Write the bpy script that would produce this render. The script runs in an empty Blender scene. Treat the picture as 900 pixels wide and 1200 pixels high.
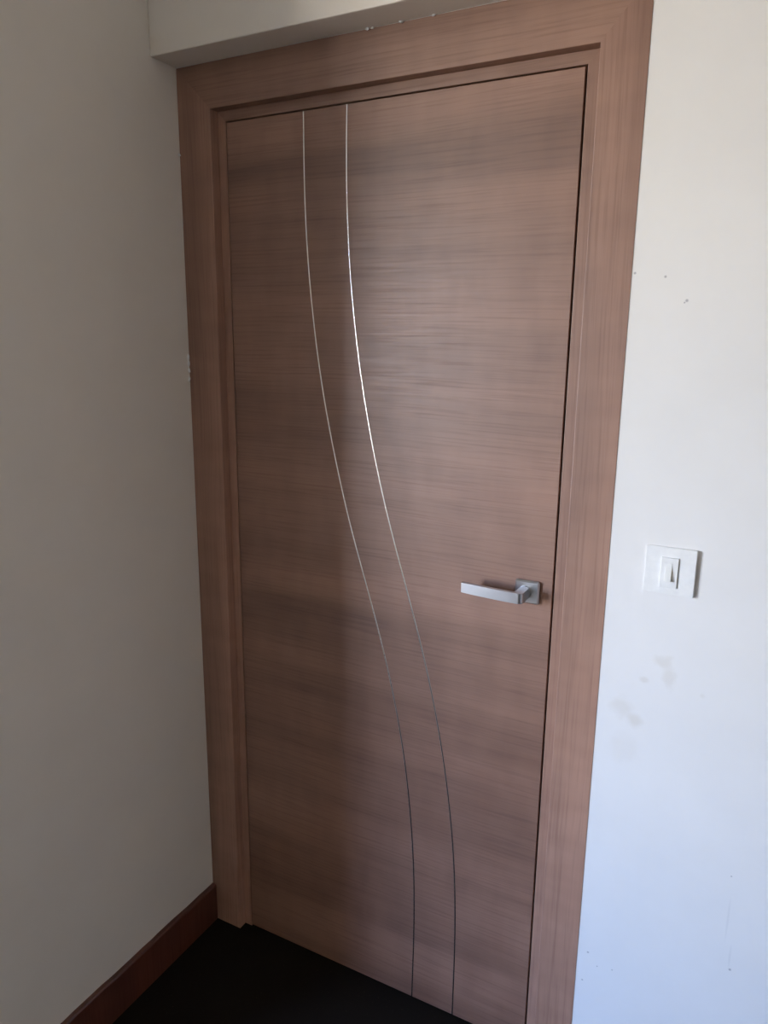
import bpy, bmesh, math, random
from mathutils import Vector, Matrix

# ------------------------------------------------------------------ camera, sky, exposure
scene = bpy.context.scene
COL = scene.collection
random.seed(4)

CAM = Vector((1.216, -1.3403, 1.5366))
YAW, PITCH, ROLL, FPX = -0.4846, -0.2218, 0.0113, 875.64
fwd = Vector((math.sin(YAW)*math.cos(PITCH), math.cos(YAW)*math.cos(PITCH), math.sin(PITCH)))
rgt = Vector((math.cos(YAW), -math.sin(YAW), 0))
upv = rgt.cross(fwd)
r2 = math.cos(ROLL)*rgt + math.sin(ROLL)*upv
u2 = -math.sin(ROLL)*rgt + math.cos(ROLL)*upv
cam_data = bpy.data.cameras.new('camera')
cam_data.sensor_fit = 'VERTICAL'
cam_data.sensor_height = 24.0
cam_data.lens = FPX/1200*24.0
cam_data.clip_start = 0.01
cam = bpy.data.objects.new('camera', cam_data)
M = Matrix((r2, u2, -fwd)).transposed().to_4x4()
M.translation = CAM
cam.matrix_world = M
COL.objects.link(cam)
scene.camera = cam

scene.view_settings.view_transform = 'Standard'
scene.view_settings.look = 'None'
scene.view_settings.gamma = 1.0
scene.view_settings.exposure = 0.0

# sky outside the window: blue above, pale at the horizon, warm ground below
world = bpy.data.worlds.new('daylight')
scene.world = world
world.use_nodes = True
wn, wl = world.node_tree.nodes, world.node_tree.links
wn.clear()
wo = wn.new('ShaderNodeOutputWorld')
bg = wn.new('ShaderNodeBackground')
tc = wn.new('ShaderNodeTexCoord')
sp = wn.new('ShaderNodeSeparateXYZ')
mr = wn.new('ShaderNodeMapRange')
mr.inputs['From Min'].default_value = -1
mr.inputs['From Max'].default_value = 1
cr = wn.new('ShaderNodeValToRGB')
el = cr.color_ramp.elements
el[0].position = 0.0;  el[0].color = (0.20, 0.19, 0.17, 1)
el[1].position = 1.0;  el[1].color = (0.22, 0.42, 1.0, 1)
for pos, c in ((0.44, (0.34, 0.32, 0.29, 1)), (0.488, (0.80, 0.77, 0.73, 1)), (0.515, (0.98, 0.97, 0.96, 1)), (0.56, (0.49, 0.70, 1.08, 1)), (0.70, (0.26, 0.46, 1.04, 1))):
    e = el.new(pos); e.color = c
bg.inputs['Strength'].default_value = 46.0
wl.new(tc.outputs['Generated'], sp.inputs[0])
wl.new(sp.outputs['Z'], mr.inputs['Value'])
wl.new(mr.outputs[0], cr.inputs[0])
wl.new(cr.outputs[0], bg.inputs['Color'])
wl.new(bg.outputs[0], wo.inputs[0])

# room and window measures (metres; door wall is the plane y = 0, left wall the plane x = 0)
ROOM_R, ROOM_Y, CEIL = 3.3, -3.2, 2.62
LW_END = -0.66                       # where the left wall stops and the room opens to the window
WX0, WX1, WZ0, WZ1 = -4.1, -1.42, 0.62, 2.25   # window in the wall behind the camera
FARX = -4.4

portal_data = bpy.data.lights.new('window_daylight', 'AREA')
portal_data.shape = 'RECTANGLE'
portal_data.size, portal_data.size_y = WX1-WX0, WZ1-WZ0
portal_data.cycles.is_portal = True
portal = bpy.data.objects.new('window_daylight', portal_data)
portal.location = ((WX0+WX1)/2, ROOM_Y-0.10, (WZ0+WZ1)/2)
portal.rotation_euler = (math.radians(90), 0, 0)      # local -Z looks along +Y, into the room
COL.objects.link(portal)

# ------------------------------------------------------------------ helpers
def link_obj(name, me, mat=None, parent=None):
    o = bpy.data.objects.new(name, me)
    if mat: me.materials.append(mat)
    COL.objects.link(o)
    if parent: o.parent = parent
    return o

def box_bm(bm, x0, x1, y0, y1, z0, z1, bevel=0.0, seg=2):
    r = bmesh.ops.create_cube(bm, size=1.0)
    for v in r['verts']:
        v.co = Vector((x0+(v.co.x+.5)*(x1-x0), y0+(v.co.y+.5)*(y1-y0), z0+(v.co.z+.5)*(z1-z0)))
    if bevel:
        es = list({e for v in r['verts'] for e in v.link_edges})
        bmesh.ops.bevel(bm, geom=es, offset=bevel, segments=seg, profile=.6, affect='EDGES')

def finish(name, bm, mat, parent=None, smooth=False):
    bmesh.ops.recalc_face_normals(bm, faces=bm.faces)
    me = bpy.data.meshes.new(name)
    bm.to_mesh(me); bm.free()
    if smooth:
        for p in me.polygons: p.use_smooth = True
    return link_obj(name, me, mat, parent)

def boxes(name, lst, mat, parent=None, bevel=0.0):
    bm = bmesh.new()
    for b in lst: box_bm(bm, *b, bevel=bevel)
    return finish(name, bm, mat, parent)

def prism(name, pts, y0, y1, mat, parent=None, bevel=0.0):
    """outline in x-z extruded from y0 (front) to y1"""
    bm = bmesh.new()
    f = [bm.verts.new((x, y0, z)) for x, z in pts]
    b = [bm.verts.new((x, y1, z)) for x, z in pts]
    bm.faces.new(f); bm.faces.new(b[::-1])
    n = len(pts)
    for i in range(n):
        bm.faces.new((f[i], b[i], b[(i+1) % n], f[(i+1) % n]))
    if bevel:
        es = [e for e in bm.edges if all(abs(v.co.y-y0) < 1e-6 for v in e.verts)
              and min(abs(e.verts[0].co.x-e.verts[1].co.x), abs(e.verts[0].co.z-e.verts[1].co.z)) < 1e-5]   # not the mitres
        es = [e for e in es if not (all(v.co.x > FW-1e-4 for v in e.verts) or all(v.co.x < .001 for v in e.verts) or all(v.co.z > FH-1e-4 for v in e.verts))]
        bmesh.ops.bevel(bm, geom=es, offset=bevel, segments=2, profile=.5, affect='EDGES')
    return finish(name, bm, mat, parent)

def empty(name, loc):
    o = bpy.data.objects.new(name, None)
    o.empty_display_size = .1
    o.location = loc
    COL.objects.link(o)
    return o

def adopt(root):
    """children were modelled in room coordinates: keep them there"""
    inv = Matrix.Translation(root.location).inverted()
    for ch in root.children: ch.matrix_parent_inverse = inv

def tag(o, label, cat=None, kind=None, group=None):
    o['label'] = label
    if cat: o['category'] = cat
    if kind: o['kind'] = kind
    if group: o['group'] = group
    return o

# ------------------------------------------------------------------ materials
def new_mat(name):
    m = bpy.data.materials.new(name)
    m.use_nodes = True
    nt = m.node_tree
    b = nt.nodes['Principled BSDF']
    return m, nt.nodes, nt.links, b

def mixc(N, L, fac, a, b, mode='MIX'):
    n = N.new('ShaderNodeMix'); n.data_type = 'RGBA'; n.blend_type = mode
    n.clamp_factor = True
    for idx, v in ((0, fac), (6, a), (7, b)):
        if hasattr(v, 'is_linked') or hasattr(v, 'links'): L.new(v, n.inputs[idx])
        else: n.inputs[idx].default_value = v
    return n.outputs[2]

def math_node(N, L, op, a, b=None, clamp=False):
    n = N.new('ShaderNodeMath'); n.operation = op; n.use_clamp = clamp
    for i, v in enumerate((a, b)):
        if v is None: continue
        if hasattr(v, 'links'): L.new(v, n.inputs[i])
        else: n.inputs[i].default_value = v
    return n.outputs[0]

def ramp(N, L, fac, stops):
    n = N.new('ShaderNodeValToRGB')
    e = n.color_ramp.elements
    e[0].position, e[0].color = stops[0]
    e[1].position, e[1].color = stops[-1]
    for p, c in stops[1:-1]:
        k = e.new(p); k.color = c
    L.new(fac, n.inputs[0])
    return n.outputs[0]

def noise(N, L, vec, scale, detail=4, rough=.55, dist=0.0):
    n = N.new('ShaderNodeTexNoise')
    n.inputs['Scale'].default_value = scale
    n.inputs['Detail'].default_value = detail
    n.inputs['Roughness'].default_value = rough
    n.inputs['Distortion'].default_value = dist
    L.new(vec, n.inputs['Vector'])
    return n.outputs['Fac']

def stretched(N, L, src, scale, loc=(0, 0, 0)):
    n = N.new('ShaderNodeMapping')
    n.inputs['Scale'].default_value = scale
    n.inputs['Location'].default_value = loc
    L.new(src, n.inputs['Vector'])
    return n.outputs[0]

def g(v): return (v, v, v, 1)

def wood(name, axis, seed=0.0, base=(0.36, 0.192, 0.118), rough=.38, band=.32):
    """walnut laminate; grain runs along axis"""
    m, N, L, b = new_mat(name)
    t = N.new('ShaderNodeTexCoord').outputs['Object']
    A = lambda along, across: (along, across, across) if axis == 'x' else (across, across, along)
    off = (seed, seed*.7, seed*1.3)
    # a slow wave so the grain is not ruler straight
    w = noise(N, L, stretched(N, L, t, A(.7, 1.6), off), 1.0, 2)
    wv = N.new('ShaderNodeCombineXYZ')
    ws = math_node(N, L, 'MULTIPLY', math_node(N, L, 'SUBTRACT', w, .5), .05)
    L.new(ws, wv.inputs['Z' if axis == 'x' else 'X'])
    add = N.new('ShaderNodeVectorMath'); add.operation = 'ADD'
    L.new(t, add.inputs[0]); L.new(wv.outputs[0], add.inputs[1])
    tv = add.outputs[0]
    broad = noise(N, L, stretched(N, L, tv, A(.6, 8.5), off), 1.0, 3, .5)
    mid = noise(N, L, stretched(N, L, tv, A(2.0, 40.0), off), 1.0, 3, .55)
    fine = noise(N, L, stretched(N, L, tv, A(5.5, 230.0), off), 1.0, 3, .6)
    figure = noise(N, L, stretched(N, L, t, A(17.0, 7.0), off), 1.0, 2, .5)     # cross-figure blotches
    r, gg, bb = base
    dark = (r*.66, gg*.62, bb*.60, 1); light = (r*1.22, gg*1.24, bb*1.27, 1)
    c = ramp(N, L, broad, [(.30, dark), (.5, (r, gg, bb, 1)), (.70, light)])
    c = mixc(N, L, band, c, ramp(N, L, mid, [(.28, (.74, .65, .62, 1)), (.46, g(.97)), (.68, g(1.0))]), 'MULTIPLY')
    c = mixc(N, L, .62, c, ramp(N, L, fine, [(.30, (.70, .62, .59, 1)), (.50, g(1.0)), (.70, g(1.06))]), 'MULTIPLY')
    c = mixc(N, L, 1.0, c, ramp(N, L, figure, [(.28, (.86, .83, .82, 1)), (.62, g(1.0))]), 'MULTIPLY')
    L.new(c, b.inputs['Base Color'])
    L.new(ramp(N, L, fine, [(.3, g(rough+.10)), (.7, g(rough-.03))]), b.inputs['Roughness'])
    b.inputs['Specular IOR Level'].default_value = .9
    bp = N.new('ShaderNodeBump'); bp.inputs['Strength'].default_value = .10; bp.inputs['Distance'].default_value = .0008
    L.new(fine, bp.inputs['Height']); L.new(bp.outputs[0], b.inputs['Normal'])
    return m

def paint(name, col, stains=(), specks=(), lines=()):
    m, N, L, b = new_mat(name)
    t = N.new('ShaderNodeTexCoord').outputs['Object']
    mott = noise(N, L, t, 5.0, 4, .6)
    c = mixc(N, L, 1.0, (*col, 1), ramp(N, L, mott, [(.3, g(.955)), (.7, g(1.0))]), 'MULTIPLY')
    wob = N.new('ShaderNodeTexNoise'); wob.inputs['Scale'].default_value = 38; wob.inputs['Detail'].default_value = 3
    L.new(t, wob.inputs['Vector'])
    sub = N.new('ShaderNodeVectorMath'); sub.operation = 'SUBTRACT'; sub.inputs[1].default_value = (.5, .5, .5)
    L.new(wob.outputs['Color'], sub.inputs[0])
    def blot(pos, rad, amp, strength, tint, squash=1.0):
        nonlocal c
        sc = N.new('ShaderNodeVectorMath'); sc.operation = 'SCALE'; sc.inputs['Scale'].default_value = amp
        L.new(sub.outputs[0], sc.inputs[0])
        ad = N.new('ShaderNodeVectorMath'); ad.operation = 'ADD'
        L.new(t, ad.inputs[0]); L.new(sc.outputs[0], ad.inputs[1])
        s2 = N.new('ShaderNodeVectorMath'); s2.operation = 'SUBTRACT'; s2.inputs[1].default_value = pos
        L.new(ad.outputs[0], s2.inputs[0])
        m2 = N.new('ShaderNodeVectorMath'); m2.operation = 'MULTIPLY'; m2.inputs[1].default_value = (1, 0, squash)
        L.new(s2.outputs[0], m2.inputs[0])
        ln = N.new('ShaderNodeVectorMath'); ln.operation = 'LENGTH'
        L.new(m2.outputs[0], ln.inputs[0])
        mp = N.new('ShaderNodeMapRange'); mp.interpolation_type = 'SMOOTHSTEP'
        mp.inputs['From Min'].default_value = rad*.25; mp.inputs['From Max'].default_value = rad
        mp.inputs['To Min'].default_value = strength; mp.inputs['To Max'].default_value = 0
        L.new(ln.outputs['Value'], mp.inputs['Value'])
        c = mixc(N, L, mp.outputs[0], c, tint, 'MULTIPLY')
    for s in stains: blot(*s)
    for p, rad in specks: blot(p, rad, .002, .8, (.45, .44, .46, 1))
    for p, rad, sq in lines: blot(p, rad, .001, .16, (.6, .6, .62, 1), sq)
    L.new(c, b.inputs['Base Color'])
    b.inputs['Roughness'].default_value = .62
    b.inputs['Specular IOR Level'].default_value = .3
    h = noise(N, L, t, 70.0, 3, .6)
    bp = N.new('ShaderNodeBump'); bp.inputs['Strength'].default_value = .12; bp.inputs['Distance'].default_value = .002
    L.new(h, bp.inputs['Height']); L.new(bp.outputs[0], b.inputs['Normal'])
    return m

def plain(name, col, rough, metal=0.0, spec=.5):
    m, N, L, b = new_mat(name)
    t = N.new('ShaderNodeTexCoord').outputs['Object']
    n = noise(N, L, t, 60.0, 3, .6)
    c = mixc(N, L, 1.0, (*col, 1), ramp(N, L, n, [(.3, g(.93)), (.7, g(1.0))]), 'MULTIPLY')
    L.new(c, b.inputs['Base Color'])
    b.inputs['Roughness'].default_value = rough
    b.inputs['Metallic'].default_value = metal
    b.inputs['Specular IOR Level'].default_value = spec
    return m

def brushed(name, col, rough, axis_scale):
    m, N, L, b = new_mat(name)
    t = N.new('ShaderNodeTexCoord').outputs['Object']
    n = noise(N, L, stretched(N, L, t, axis_scale), 1.0, 3, .6)
    c = mixc(N, L, 1.0, (*col, 1), ramp(N, L, n, [(.3, g(.96)), (.7, g(1.0))]), 'MULTIPLY')
    L.new(c, b.inputs['Base Color'])
    b.inputs['Metallic'].default_value = 1.0
    b.inputs['Roughness'].default_value = rough
    return m

def floor_mat():
    m, N, L, b = new_mat('dark_stone')
    t = N.new('ShaderNodeTexCoord').outputs['Object']
    n1 = noise(N, L, t, 3.0, 4, .6)
    n2 = noise(N, L, t, 140.0, 2, .6)
    c = ramp(N, L, n1, [(.3, (.008, .006, .004, 1)), (.7, (.013, .010, .007, 1))])
    c = mixc(N, L, ramp(N, L, n2, [(.66, g(0)), (.74, g(.6))]), c, (.05, .042, .032, 1))
    L.new(c, b.inputs['Base Color'])
    b.inputs['Roughness'].default_value = .75
    b.inputs['Specular IOR Level'].default_value = .10
    return m

WALL = (.80, .775, .735)
stain_tint = (.85, .81, .74, 1)
m_wall_door = paint('off_white_paint_marked', WALL,
    stains=[((1.083, 0, .985), .020, .03, .45, stain_tint, 1.0),
            ((1.092, 0, .955), .016, .03, .40, stain_tint, .6),
            ((1.050, 0, .945), .013, .012, .5, stain_tint, 1.6),
            ((1.015, 0, .880), .028, .03, .42, stain_tint, 1.0),
            ((1.040, 0, .860), .020, .015, .60, stain_tint, 1.0),
            ((1.025, 0, .800), .040, .04, .20, stain_tint, 1.0),
            ((1.150, 0, .935), .006, .004, .3, stain_tint, 1.0)],
    specks=[((1.0609, 0, 1.610), .0035), ((1.0575, 0, 1.607), .002), ((1.0247, 0, 1.648), .003),
            ((1.2482, 0, .407), .0035), ((1.231, 0, .600), .002), ((1.041, 0, .31), .002), ((.992, 0, .330), .003),
            ((1.012, 0, .305), .002), ((.985, 0, .26), .0025), ((.976, 0, 1.655), .003)],
    lines=[((1.2345, 0, .51), .0028, .045), ((1.2455, 0, .435), .0028, .08)])
m_wall = paint('cream_white_paint', (.85, .785, .69))
m_ceiling = paint('ceiling_paint', (.74, .73, .70))
m_plaster = plain('fresh_plaster', (.93, .92, .90), .25)
m_grain_x = wood('walnut_laminate_horizontal', 'x', 0.0, base=(.285, .149, .095), rough=.44)
m_head_x = wood('walnut_laminate_head_shaded', 'x', 5.3, base=(.270, .144, .091), rough=.50)  # same walnut, base colour darkened to paint in shade under the lintel
m_grain_z = wood('walnut_laminate_vertical', 'z', 2.7, base=(.375, .203, .133), rough=.46)
m_base = wood('red_brown_wood', 'x', 8.1, base=(.10, .026, .011), rough=.45)
m_strip = brushed('steel_inlay', (.82, .82, .82), .24, (900, 900, 60))
m_handle = brushed('satin_nickel', (.62, .64, .68), .30, (30, 700, 700))
m_plate = plain('white_switch_plastic', (.83, .815, .775), .38)
m_rocker = plain('ivory_switch_plastic', (.84, .825, .765), .32)
m_floor = floor_mat()
m_frame = plain('white_window_frame', (.8, .8, .8), .4)
m_dark = plain('dark_seal', (.05, .026, .018), .8)

# ------------------------------------------------------------------ the room
FT = -0.0752                                    # front of the lintel over the door
tag(boxes('floor', [(FARX-.15, ROOM_R+.15, ROOM_Y-.15, .25, -.1, 0)], m_floor),
    'very dark stone floor running up to the door', 'floor', 'structure')
tag(boxes('ceiling', [(FARX-.15, ROOM_R+.15, ROOM_Y-.15, .25, CEIL, CEIL+.1)], m_ceiling),
    'white painted ceiling above the room', 'ceiling', 'structure')
FW = 0.9708                                     # width over the door frame
FH = 2.10                                       # height over the door frame
tag(boxes('wall_back', [(FW, ROOM_R+.15, 0, .18, 0, CEIL), (-.15, FW, 0, .18, FH, CEIL), (-.15, FW, .13, .25, 0, FH)], m_wall_door),
    'bright off white wall right of the door carrying the light switch', 'wall', 'structure')
tag(boxes('wall_left', [(-.15, 0, LW_END, .13, 0, CEIL)], m_wall),
    'shaded off white wall at left meeting the door frame', 'wall', 'structure')
tag(boxes('wall_right', [(ROOM_R, ROOM_R+.15, ROOM_Y, 0, 0, CEIL)], m_wall),
    'off white wall on the far right side of the room', 'wall', 'structure')
tag(boxes('wall_left_return', [(FARX, -.15, LW_END, LW_END+.14, 0, CEIL)], m_wall),
    'off white wall turning left behind the shaded wall', 'wall', 'structure')
tag(boxes('wall_far_left', [(FARX-.15, FARX, ROOM_Y, LW_END+.14, 0, CEIL)], m_wall),
    'off white wall at the far left of the room', 'wall', 'structure')
tag(boxes('wall_front', [(FARX-.15, WX0, ROOM_Y-.15, ROOM_Y, 0, CEIL), (WX1, ROOM_R+.15, ROOM_Y-.15, ROOM_Y, 0, CEIL),
                         (WX0, WX1, ROOM_Y-.15, ROOM_Y, 0, WZ0), (WX0, WX1, ROOM_Y-.15, ROOM_Y, WZ1, CEIL)], m_wall),
    'off white wall behind the camera with the window', 'wall', 'structure')
tag(boxes('trim_1', [(0, ROOM_R, FT, 0, FH+.0005, CEIL)], m_wall, bevel=.003),
    'painted lintel stepping forward above the wooden door frame', 'lintel', 'structure')

# window behind the camera
win = tag(empty('window_1', ((WX0+WX1)/2, ROOM_Y-.07, WZ0)), 'wide white framed window behind the camera', 'window', 'structure')
fr = .05
boxes('window_frame', [(WX0, WX0+fr, ROOM_Y-.10, ROOM_Y-.04, WZ0, WZ1), (WX1-fr, WX1, ROOM_Y-.10, ROOM_Y-.04, WZ0, WZ1),
                       (WX0+fr, WX1-fr, ROOM_Y-.10, ROOM_Y-.04, WZ0, WZ0+fr), (WX0+fr, WX1-fr, ROOM_Y-.10, ROOM_Y-.04, WZ1-fr, WZ1)], m_frame, win)
boxes('mullion', [((WX0+WX1)/2-.03, (WX0+WX1)/2+.03, ROOM_Y-.10, ROOM_Y-.04, WZ0+fr, WZ1-fr)], m_frame, win)
adopt(win)

# skirting boards
def skirting(name, x0, x1, y0, y1, label):
    bm = bmesh.new(); box_bm(bm, x0, x1, y0, y1, 0, .109, bevel=.003)
    return tag(finish(name, bm, m_base), label, 'skirting', 'structure')
bm = bmesh.new()
n = 26                                           # top edge a little uneven, as painted along by hand
prof = [(0, 0), (.012, 0), (.012, .1045), (.0095, .1085), (0, .109)]
rings = []
for i in range(n+1):
    y = -.0015 + (LW_END+.0015)*i/n
    dz = random.uniform(-.0012, .0012)
    rings.append([bm.verts.new((x, y, z+(dz if z > .05 else 0))) for x, z in prof])
for a, b_ in zip(rings, rings[1:]):
    for k in range(len(prof)):
        bm.faces.new((a[k], a[(k+1) % 5], b_[(k+1) % 5], b_[k]))
bm.faces.new(rings[0]); bm.faces.new(rings[-1][::-1])
tag(finish('baseboard_left', bm, wood('red_brown_wood_left', 'z', 8.1, base=(.10, .026, .011), rough=.45)),
    'dark red brown wooden skirting along the shaded left wall', 'skirting', 'structure')
skirting('baseboard_back', FW+.002, ROOM_R, -.012, 0, 'red brown wooden skirting under the light switch wall')

# ------------------------------------------------------------------ door frame
WL, WR, WTOP = .0883, .0772, .0883               # casing widths: left, right, head
JL, JR, JT = .0213, .0237, .0213                 # jamb strip seen inside the casing
D = .0222                                        # jamb and leaf lie this far behind the casing
xl, xr, zt = WL, FW-WR, FH-WTOP
frame = tag(empty('trim_2', (FW/2, .05, 0)), 'brown walnut veneer door frame with mitred casing around the door', 'door frame', 'structure')
prism('casing', [(.0005, 0), (xl, 0), (xl, zt), (.0005, FH)], -.001, .03, m_grain_z, frame, bevel=.0015)
prism('casing', [(xr, 0), (FW, 0), (FW, FH), (xr, zt)], -.001, .03, m_grain_z, frame, bevel=.0015)
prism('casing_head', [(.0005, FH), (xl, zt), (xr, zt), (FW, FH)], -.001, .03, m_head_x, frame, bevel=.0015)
jl, jr, jt = xl+JL, xr-JR, zt-JT
prism('jamb', [(xl, 0), (jl, 0), (jl, jt), (xl, zt)], D, .13, m_grain_z, frame, bevel=.001)
prism('jamb', [(jr, 0), (xr, 0), (xr, zt), (jr, jt)], D, .13, m_grain_z, frame, bevel=.001)
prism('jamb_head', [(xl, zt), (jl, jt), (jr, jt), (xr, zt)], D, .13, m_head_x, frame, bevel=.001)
boxes('door_stop', [(jl, jl+.015, D+.046, .13, 0, jt), (jr-.015, jr, D+.046, .13, 0, jt), (jl, jr, D+.046, .13, jt-.015, jt)], m_dark, frame)
adopt(frame)

# ------------------------------------------------------------------ door
door = tag(empty('door_1', ((jl+jr)/2, D+.02, 0)), 'closed walnut veneer door with two curved steel inlays and lever handle', 'door', 'structure')
x0, x1, z0, z1 = jl+.0022, jr-.0036, .005, jt-.003
bm = bmesh.new(); box_bm(bm, x0, x1, D, D+.042, z0, z1, bevel=.0008, seg=1)
leaf = finish('door_leaf', bm, m_grain_x, door)

LPTS = [(.3065, 1.9886), (.3059, 1.9085), (.3065, 1.7951), (.3102, 1.7285), (.3166, 1.6555), (.3291, 1.5447), (.3453, 1.4384), (.3661, 1.3431),
        (.383, 1.2704), (.4109, 1.1602), (.4347, 1.0865), (.4673, .9942), (.5042, .87), (.5295, .7782), (.5634, .6078), (.5861, .3972), (.5918, .2375), (.589, .0064)]
RPTS = [(.4075, 1.9885), (.4046, 1.8553), (.4070, 1.7885), (.4110, 1.7075), (.4166, 1.6414), (.4227, 1.5911), (.4299, 1.5402), (.4435, 1.4456), (.4603, 1.3672),
        (.4793, 1.2789), (.5081, 1.1719), (.5347, 1.0915), (.5605, 1.0103), (.593, .9104), (.6254, .7875), (.6571, .6357), (.6854, .4335), (.6949, .2397), (.694, .0193)]
def smooth_curve(pts, zs):
    pts = sorted((z, x) for x, z in pts)
    def lin(z):
        for (za, xa), (zb, xb) in zip(pts, pts[1:]):
            if z <= zb: return xa+(xb-xa)*(z-za)/(zb-za)
        (za, xa), (zb, xb) = pts[-2:]
        return xa+(xb-xa)*(z-za)/(zb-za)
    raw = [lin(z) for z in zs]
    for _ in range(30):
        raw = [raw[0]]+[(raw[i-1]+2*raw[i]+raw[i+1])/4 for i in range(1, len(raw)-1)]+[raw[-1]]
    return raw
def inlay(pts, label, w=.0031):
    K = 90
    zs = [z0+.0005+(z1-z0-.001)*i/K for i in range(K+1)]
    xs = smooth_curve(pts, zs)
    bm = bmesh.new(); rings = []
    for i in range(K+1):
        a, b_ = max(0, i-1), min(K, i+1)
        t = Vector((xs[b_]-xs[a], 0, zs[b_]-zs[a])).normalized()
        nrm = Vector((t.z, 0, -t.x))
        c = Vector((xs[i], 0, zs[i]))
        ring = []
        for u, h in ((-1, .0004), (-.95, -.00036), (-.3, -.00047), (.3, -.00047), (.95, -.00036), (1, .0004)):
            p = c+nrm*(u*w/2); ring.append(bm.verts.new((p.x, D+h, p.z)))
        rings.append(ring)
    for a, b_ in zip(rings, rings[1:]):
        for k in range(5): bm.faces.new((a[k], a[k+1], b_[k+1], b_[k]))
    o = finish('inlay_strip', bm, m_strip, leaf, smooth=True)
    o['label'] = label
inlay(LPTS, 'left curved steel inlay line')
inlay(RPTS, 'right curved steel inlay line')

# lever handle
handle = empty('door_handle', (.8185, D, 1.068)); handle.parent = door
bm = bmesh.new(); box_bm(bm, .7940, .8425, D-.0085, D+.0005, 1.0450, 1.0908, bevel=.0028, seg=1)
finish('rose', bm, m_handle, handle)
def lever():
    bm = bmesh.new()
    yf, yb, th = D-.054, D-.006, .009          # front of the grip, end at the rose, grip thickness
    xa, xb, nk = .6955, .8235, .0175           # free end, outer face of the neck, neck width
    R, r = .009, .004
    bow = lambda x: .011*max(0.0, (xb-R-x)/(xb-R-xa))**1.5     # grip leans a little towards the door at its free end
    NB = 8
    gx = [xa+(xb-R-xa)*i/NB for i in range(NB)]
    pts = [(x, yf+bow(x)) for x in gx]
    for i in range(9):                          # rounded outer corner
        a = math.pi/2*i/8
        pts.append((xb-R+R*math.sin(a), yf+R-R*math.cos(a)))
    pts += [(xb, yb), (xb-nk, yb)]
    for i in range(5):                          # inner corner
        a = math.pi/2*i/4
        pts.append((xb-nk-r+r*math.cos(a), yf+th+r-r*math.sin(a)))
    pts += [(x, yf+th+bow(x)) for x in reversed(gx) if x < xb-nk-r-.002]
    z_lo, z_hi = 1.0572, 1.0778
    lo = [bm.verts.new((x, y, z_lo)) for x, y in pts]
    hi = [bm.verts.new((x, y, z_hi)) for x, y in pts]
    bm.faces.new(lo[::-1]); bm.faces.new(hi)
    for i in range(len(pts)):
        j = (i+1) % len(pts); bm.faces.new((lo[i], lo[j], hi[j], hi[i]))
    es = [e for e in bm.edges if abs(e.verts[0].co.z-e.verts[1].co.z) < 1e-6]
    bmesh.ops.bevel(bm, geom=es, offset=.0007, segments=1, affect='EDGES')
    return finish('lever', bm, m_handle, handle)
lever()
bm = bmesh.new()
r_ = bmesh.ops.create_cone(bm, cap_ends=True, segments=24, radius1=.0125, radius2=.0125, depth=.004, matrix=Matrix.Translation((.8142, D-.0095, 1.0675)) @ Matrix.Rotation(math.pi/2, 4, 'X'))
finish('collar', bm, m_handle, handle)
inv_h = Matrix.Translation(handle.location).inverted()
for ch in handle.children: ch.matrix_parent_inverse = inv_h
handle.matrix_parent_inverse = Matrix.Translation(door.location).inverted()
leaf.matrix_parent_inverse = Matrix.Translation(door.location).inverted()

# ------------------------------------------------------------------ light switch
sw = tag(empty('light_switch', (1.0765, 0, 1.155)), 'square off white single rocker light switch on the bright wall', 'light switch')
def tilted_box(name, x0, x1, z0, z1, yl, yr, mat, bevel, back=.0005):
    """plate whose front leans: depth yl at its left edge, yr at its right edge"""
    bm = bmesh.new()
    r = bmesh.ops.create_cube(bm, size=1.0)
    for v in r['verts']:
        fx = v.co.x+.5; fz = v.co.z+.5; back_ = v.co.y > 0
        v.co = Vector((x0+fx*(x1-x0), back if back_ else -(yl+(yr-yl)*fx), z0+fz*(z1-z0)))
    bmesh.ops.bevel(bm, geom=list(bm.edges), offset=bevel, segments=2, affect='EDGES')
    return finish(name, bm, mat, sw)
tilted_box('plate', 1.0340, 1.1185, 1.1132, 1.1975, .0035, .0075, m_plate, .0012)
boxes('switch_frame', [(1.0612, 1.0895, -.0090, -.004, 1.1262, 1.1800)], m_plate, sw, bevel=.0006)
bm = bmesh.new()
rp = [(-.0086, 1.1720), (-.0150, 1.1385), (-.006, 1.1385), (-.006, 1.1720)]     # pressed in at the top, proud at the foot
a = [bm.verts.new((1.0690, y, z)) for y, z in rp]; b_ = [bm.verts.new((1.0803, y, z)) for y, z in rp]
bm.faces.new(a); bm.faces.new(b_[::-1])
for i in range(4): bm.faces.new((a[i], b_[i], b_[(i+1) % 4], a[(i+1) % 4]))
bmesh.ops.bevel(bm, geom=list(bm.edges), offset=.0007, segments=2, affect='EDGES')
finish('rocker', bm, m_rocker, sw)
adopt(sw)

# ------------------------------------------------------------------ chipped plaster along the frame
wall_left = bpy.data.objects['wall_left']; lintel = bpy.data.objects['trim_1']
def chip(x, y, z, sx, sy, sz, parent):
    bm = bmesh.new()
    bmesh.ops.create_icosphere(bm, subdivisions=1, radius=1.0)
    for v in bm.verts:
        k = random.uniform(.6, 1.15)
        v.co = Vector((x+v.co.x*sx*k, y+v.co.y*sy*k, z+v.co.z*sz*k))
    finish('plaster_chip', bm, m_plaster, parent)
for z, h in ((1.930, .0035), (1.500, .012), (1.487, .010), (1.472, .009), (1.451, .007)):
    chip(.0012, -.0045, z, .0040, .0040, h, wall_left)
for x, w in ((.467, .006), (.478, .004), (.536, .005), (.600, .004)):
    chip(x, -.0045, FH-.0008, w, .0036, .0030, lintel)
